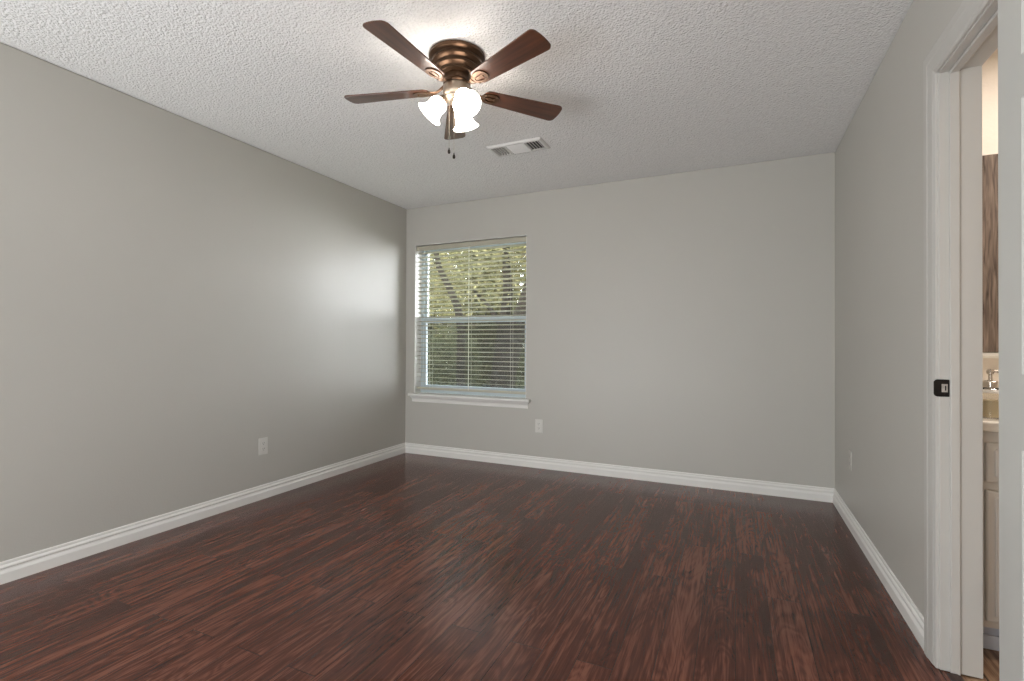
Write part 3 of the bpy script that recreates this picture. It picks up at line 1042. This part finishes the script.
# ------------------------------------------------------------------ wall outlets
def outlet(loc, nrm, label, mat, group='duplex wall outlets'):
    """plate 70 x 115 mm facing nrm"""
    root = tag(empty('wall_outlet', loc), label, 'outlet', group)
    nrm = Vector(nrm); side = Vector((0, 0, 1)).cross(nrm)
    def put(bm):
        for v in bm.verts:
            v.co = Vector(loc) + side * v.co.x + nrm * v.co.y + Vector((0, 0, 1)) * v.co.z
    bm = bm_new(); box(bm, -0.036, 0.036, 0.0002, 0.0058, -0.059, 0.059, 0.0028, 2); put(bm)
    obj('cover_plate', bm, mat, root)
    for s in (-1, 1):
        bm = bm_new()
        pts = []
        for k in range(24):
            a = 2 * PI * k / 24
            pts.append((0.0175 * math.cos(a), max(-0.0135, min(0.0135, 0.0175 * math.sin(a)))))
        prism(bm, pts, 0.0055, 0.0078)
        for v in bm.verts:
            v.co = Vector((v.co.x, v.co.z, v.co.y + s * 0.0195))
        put(bm)
        rc = obj('receptacle', bm, mat, root)
        bm = bm_new()
        for xx in (-0.0063, 0.0063):
            box(bm, xx - 0.0011, xx + 0.0011, 0.0076, 0.0081, s * 0.0195 - 0.001, s * 0.0195 + 0.0075)
        lathe(bm, [(0.0023, 0.0), (0.0023, 0.0005)], (0, 0.0076, s * 0.0195 - 0.0075), (0, 1, 0), 12)
        put(bm)
        obj('slots', bm, M_SLOT, rc)
    bm = bm_new(); lathe(bm, [(0.0, -0.001), (0.0032, -0.001), (0.0032, 0.0008), (0.002, 0.0014), (0.0, 0.0014)], (0, 0.0058, 0), (0, 1, 0), 14); put(bm)
    obj('screw', bm, mat, root, smooth=True)
outlet((XL, 2.405, 0.367), (1, 0, 0), 'white duplex outlet low on the long left wall', M_PLATE)
outlet((-1.575, YB, 0.368), (0, -1, 0), 'white duplex outlet on the back wall, right of the window', M_PLATE)
outlet((XR, 3.51, 0.405), (-1, 0, 0), 'wall-coloured outlet low on the right wall near the back corner', M_PLATE2)

# ------------------------------------------------------------------ bathroom beyond the doorway
VF = 2.275           # vanity front
CZ = 0.828           # counter top
va = tag(empty('vanity_cabinet', (1.3, VF, 0)), 'painted vanity cabinet with raised panels, seen through the doorway', 'cabinet')
bm = bm_new()
box(bm, XO + 0.03, 1.95, VF + 0.018, YV - 0.001, 0.100, CZ - 0.040)
box(bm, XO + 0.03, 1.95, VF, VF + 0.018, 0.100, CZ - 0.040)
obj('carcass', bm, M_CAB, va)
bm = bm_new()
box(bm, XO + 0.03, 1.95, VF + 0.055, VF + 0.07, 0.001, 0.100)
box(bm, XO + 0.03, 1.95, VF + 0.046, VF + 0.055, 0.001, 0.052, 0.002)
obj('toe_kick', bm, M_KICK, va)
def raised(name, x0, x1, z0, z1, knob_x):
    bm = bm_new()
    y = VF - 0.0005
    box(bm, x0, x1, y - 0.018, y, z0, z1, 0.003)
    prev = [bm.verts.new(p) for p in ((x0 + 0.045, y - 0.0181, z0 + 0.045), (x1 - 0.045, y - 0.0181, z0 + 0.045), (x1 - 0.045, y - 0.0181, z1 - 0.045), (x0 + 0.045, y - 0.0181, z1 - 0.045))]
    for ins, dep in ((0.052, 0.012), (0.058, 0.012), (0.078, 0.0195)):
        cur = [bm.verts.new(p) for p in ((x0 + ins, y - dep, z0 + ins), (x1 - ins, y - dep, z0 + ins), (x1 - ins, y - dep, z1 - ins), (x0 + ins, y - dep, z1 - ins))]
        for k in range(4):
            l = (k + 1) % 4
            bm.faces.new((prev[k], prev[l], cur[l], cur[k]))
        prev = cur
    bm.faces.new(prev)
    o = obj(name, bm, M_CAB, va)
    return o
def slab(name, x0, x1, z0, z1):
    bm = bm_new()
    y = VF - 0.0005
    box(bm, x0, x1, y - 0.016, y, z0, z1, 0.006, 3)
    box(bm, x0 + 0.022, x1 - 0.022, y - 0.021, y - 0.010, z0 + 0.022, z1 - 0.022, 0.004, 2)
    return obj(name, bm, M_CAB, va)
for k in range(3):
    x0 = XO + 0.085 + k * 0.39
    slab('drawer_front', x0, x0 + 0.35, 0.612, 0.752)
    slab('cabinet_door', x0, x0 + 0.35, 0.125, 0.585)
bm = bm_new()
box(bm, XO + 0.016, 1.97, VF - 0.028, YV - 0.001, CZ - 0.0385, CZ, 0.008, 3)
box(bm, XO + 0.016, 1.97, YV - 0.02, YV - 0.001, CZ - 0.002, CZ + 0.095, 0.004, 2)
tag(obj('countertop', bm, M_COUNTER), 'cream vanity countertop with a small backsplash, beyond the doorway', 'countertop')
# soap dispenser at the front of the counter
SX, SY = 0.842, 2.345
so = tag(empty('soap_dispenser', (SX, SY, CZ)), 'clear soap bottle with steel pump, half full of yellow soap, on the counter', 'soap dispenser')
bm = bm_new()
z0 = CZ + 0.0008
lathe(bm, [(0.0, 0.0), (0.036, 0.0), (0.0395, 0.004), (0.0395, 0.094), (0.036, 0.102), (0.022, 0.110), (0.018, 0.114), (0.0165, 0.114), (0.020, 0.108), (0.034, 0.100), (0.0375, 0.093), (0.0375, 0.005), (0.0, 0.004)], (SX, SY, z0), (0, 0, 1), 40)
obj('bottle', bm, M_SOAPGLASS, so, smooth=True)
bm = bm_new()
lathe(bm, [(0.0, 0.0055), (0.036, 0.0055), (0.0372, 0.008), (0.0372, 0.064), (0.036, 0.0645), (0.0, 0.0645)], (SX, SY, z0), (0, 0, 1), 40)
obj('liquid_soap', bm, M_SOAP, so, smooth=True)
bm = bm_new()
lathe(bm, [(0.0, 0.110), (0.021, 0.110), (0.0215, 0.113), (0.0215, 0.132), (0.019, 0.135), (0.006, 0.137), (0.0055, 0.158), (0.010, 0.160), (0.011, 0.170), (0.009, 0.176), (0.0, 0.177)], (SX, SY, z0), (0, 0, 1), 28)
tube(bm, [(SX, SY, z0 + 0.168), (SX + 0.020, SY - 0.006, z0 + 0.169), (SX + 0.036, SY - 0.010, z0 + 0.164), (SX + 0.040, SY - 0.011, z0 + 0.157)], [0.005, 0.0045, 0.004, 0.0035], 10)
obj('pump', bm, M_STEEL, so, smooth=True)
bm = bm_new()
lathe(bm, [(0.0305, 0.1045), (0.0370, 0.1035), (0.0375, 0.1000), (0.0405, 0.0985), (0.0405, 0.0925), (0.0400, 0.0920), (0.0398, 0.0965), (0.0355, 0.1030)], (SX, SY, z0), (0, 0, 1), 40, cap=(False, False))
bm.faces.ensure_lookup_table()
obj('shoulder_ring', bm, pbr('soap_collar', (0.86, 0.84, 0.80), 0.2), so, smooth=True)
# rustic framed mirror on the wall over the vanity
MX0, MX1, MZ0, MZ1 = 0.985, 1.86, 1.062, 1.935
mr = tag(empty('framed_mirror', ((MX0 + MX1) / 2, YV, MZ0)), 'mirror in a rough brown barn-wood frame on the bathroom wall', 'mirror')
bm = bm_new()
fwid = 0.14
for (a, b, c, d) in ((MX0, MX0 + fwid, MZ0, MZ1), (MX1 - fwid, MX1, MZ0, MZ1), (MX0 + fwid, MX1 - fwid, MZ0, MZ0 + fwid), (MX0 + fwid, MX1 - fwid, MZ1 - fwid, MZ1)):
    box(bm, a, b, YV - 0.024, YV - 0.001, c, d, 0.003)
obj('mirror_frame', bm, M_RUSTIC, mr)
bm = bm_new(); box(bm, MX0 + fwid, MX1 - fwid, YV - 0.008, YV - 0.003, MZ0 + fwid, MZ1 - fwid)
obj('mirror_glass', bm, M_MIRROR, mr)
bm = bm_new()
sweep(bm, [(0, 0), (0.020, 0), (0.034, 0.010), (0.036, 0.024), (0, 0.024)], (0.80, YV, 1.036), (1.90, YV, 1.036), (0, -1, 0))
tag(obj('wall_ledge', bm, M_TRIM), 'slim white ledge under the barn-wood framed mirror', 'ledge')

# ------------------------------------------------------------------ outdoors: trees behind the window
bm = bm_new(); box(bm, -10, 4, YB + 0.17, 6.4, -0.5, -0.34)  # pale slab added out of sight to bounce light onto the ceiling
struct(obj('bounce_ground', bm, M_BOUNCE, origin=(0, 0, 0)), 'added pale ground outside the window, unseen, bouncing light indoors', 'bounce_ground')
bm = bm_new(); box(bm, -16, 4, 6.4, 22, -0.5, -0.35)
struct(obj('ground', bm, M_GROUND, origin=(0, 0, 0)), 'shaded lawn outside the window', 'ground')

def leaves(bm, blobs, n, size, rng):
    tot = sum(b[3] * b[4] * b[5] for b in blobs)
    for (cx, cy, cz, rx, ry, rz) in blobs:
        m = int(n * rx * ry * rz / tot)
        for _ in range(m):
            while True:
                p = Vector((rng.uniform(-1, 1), rng.uniform(-1, 1), rng.uniform(-1, 1)))
                if p.length < 1:
                    break
            p = p * (0.55 + 0.45 * p.length)
            c = Vector((cx + p.x * rx, cy + p.y * ry, cz + p.z * rz))
            d = Vector((rng.gauss(0, 1), rng.gauss(0, 1), rng.gauss(-0.25, 0.7))).normalized()
            s, t, _d = frame_of(d)
            l = size * rng.uniform(0.6, 1.4)
            w = l * rng.uniform(0.32, 0.5)
            fold = t * w * 0.25
            a = bm.verts.new(c - d * l * 0.5)
            b = bm.verts.new(c + s * w * 0.5 + fold)
            e = bm.verts.new(c + d * l * 0.5)
            f = bm.verts.new(c - s * w * 0.5 + fold)
            bm.faces.new((a, b, e)); bm.faces.new((a, e, f))

def tree(name, label, trunks, blobs, n, size, mat, seed, group=None):
    rng = random.Random(seed)
    base = trunks[0][0][0]
    root = tag(empty(name, base), label, 'tree' if trunks[0][1][0] > 0.05 else 'shrub', group)
    bm = bm_new()
    for pts, rad in trunks:
        tube(bm, pts, rad, 12)
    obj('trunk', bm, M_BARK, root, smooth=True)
    bm = bm_new()
    leaves(bm, blobs, n, size, rng)
    obj('foliage', bm, mat, root)
    return root
tree('leaning_tree', 'tree with two thick grey trunks leaning right outside the window',
     [([(-3.46, 7.0, -0.4), (-3.36, 7.0, 0.2), (-3.26, 7.0, 0.75), (-3.08, 7.0, 1.4), (-2.85, 7.05, 2.1), (-2.6, 7.1, 3.0)], [0.20, 0.16, 0.145, 0.135, 0.11, 0.07]),
      ([(-3.60, 7.15, -0.4), (-3.54, 7.15, 0.4), (-3.44, 7.15, 1.2), (-3.36, 7.2, 1.9), (-3.45, 7.3, 2.6), (-3.4, 7.4, 3.3)], [0.13, 0.11, 0.095, 0.08, 0.06, 0.03]),
      ([(-3.42, 7.15, 1.35), (-3.75, 7.2, 1.75), (-4.05, 7.3, 2.0)], [0.05, 0.035, 0.015])],
     [(-3.2, 7.6, 2.75, 0.9, 0.7, 0.75), (-3.65, 7.5, 2.55, 0.5, 0.6, 0.55), (-3.55, 7.3, 1.95, 0.55, 0.5, 0.30), (-2.9, 7.6, 1.9, 0.5, 0.5, 0.5), (-3.05, 8.0, 0.75, 0.35, 0.4, 0.6)], 2600, 0.11, M_LEAF[0], 3)
tree('slender_tree', 'slim dark-stemmed tree bending left behind the blind',
     [([(-4.16, 7.1, -0.4), (-4.18, 7.1, 0.5), (-4.17, 7.1, 1.3), (-4.24, 7.1, 1.7), (-4.42, 7.1, 2.05), (-4.62, 7.1, 2.4), (-4.75, 7.1, 3.0)], [0.085, 0.075, 0.07, 0.065, 0.055, 0.05, 0.03])],
     [(-4.85, 7.8, 2.7, 0.65, 0.7, 0.7), (-4.85, 7.7, 1.8, 0.6, 0.5, 0.6), (-5.3, 8.0, 2.3, 0.8, 0.7, 0.8)], 2000, 0.11, M_LEAF[0], 4)
tree('leafy_shrub', 'tall green shrub filling the lower left window pane',
     [([(-5.3, 8.7, -0.4), (-5.3, 8.7, 0.6)], [0.03, 0.015])],
     [(-5.4, 8.7, 0.55, 0.75, 0.6, 0.95)], 3200, 0.11, M_LEAF[1], 5)
tree('leafy_shrub', 'green shrub between the slim stem and the leaning trunks',
     [([(-3.9, 9.2, -0.4), (-3.9, 9.2, 0.5)], [0.03, 0.015])],
     [(-4.1, 9.2, 0.7, 0.5, 0.5, 1.0), (-3.7, 9.2, 0.5, 0.6, 0.5, 0.9)], 3000, 0.11, M_LEAF[1], 6)
for i, (x, y, lab) in enumerate(((-9.6, 13.5, 'broad yellow-green tree far behind the left edge of the window'),
                                 (-6.6, 12.6, 'broad yellow-green tree far behind the middle of the window'),
                                 (-3.7, 11.8, 'broad yellow-green tree far behind the right edge of the window'))):
    tree('distant_tree', lab, [([(x, y, -0.4), (x, y, 1.0), (x + 0.1, y, 2.4)], [0.13, 0.11, 0.06])],
         [(x, y, 1.7, 1.55, 0.9, 1.5), (x, y, 3.6, 1.5, 0.9, 1.5), (x, y, 0.5, 1.5, 0.8, 0.9)], 11000, 0.20, M_LEAF[3], 20 + i, 'trees across the lawn')
for i, (x, y) in enumerate(((-12.0, 16.5), (-8.3, 16.0), (-4.6, 15.6))):
    tree('distant_hedge', 'dark green hedge clump along the far side of the lawn', [([(x, y, -0.4), (x, y, 1.5)], [0.08, 0.03])],
         [(x, y, 1.2, 1.85, 0.9, 1.7), (x, y, 3.2, 1.85, 0.9, 1.8)], 9000, 0.26, M_LEAF[2], 30 + i, 'hedge at the far side')
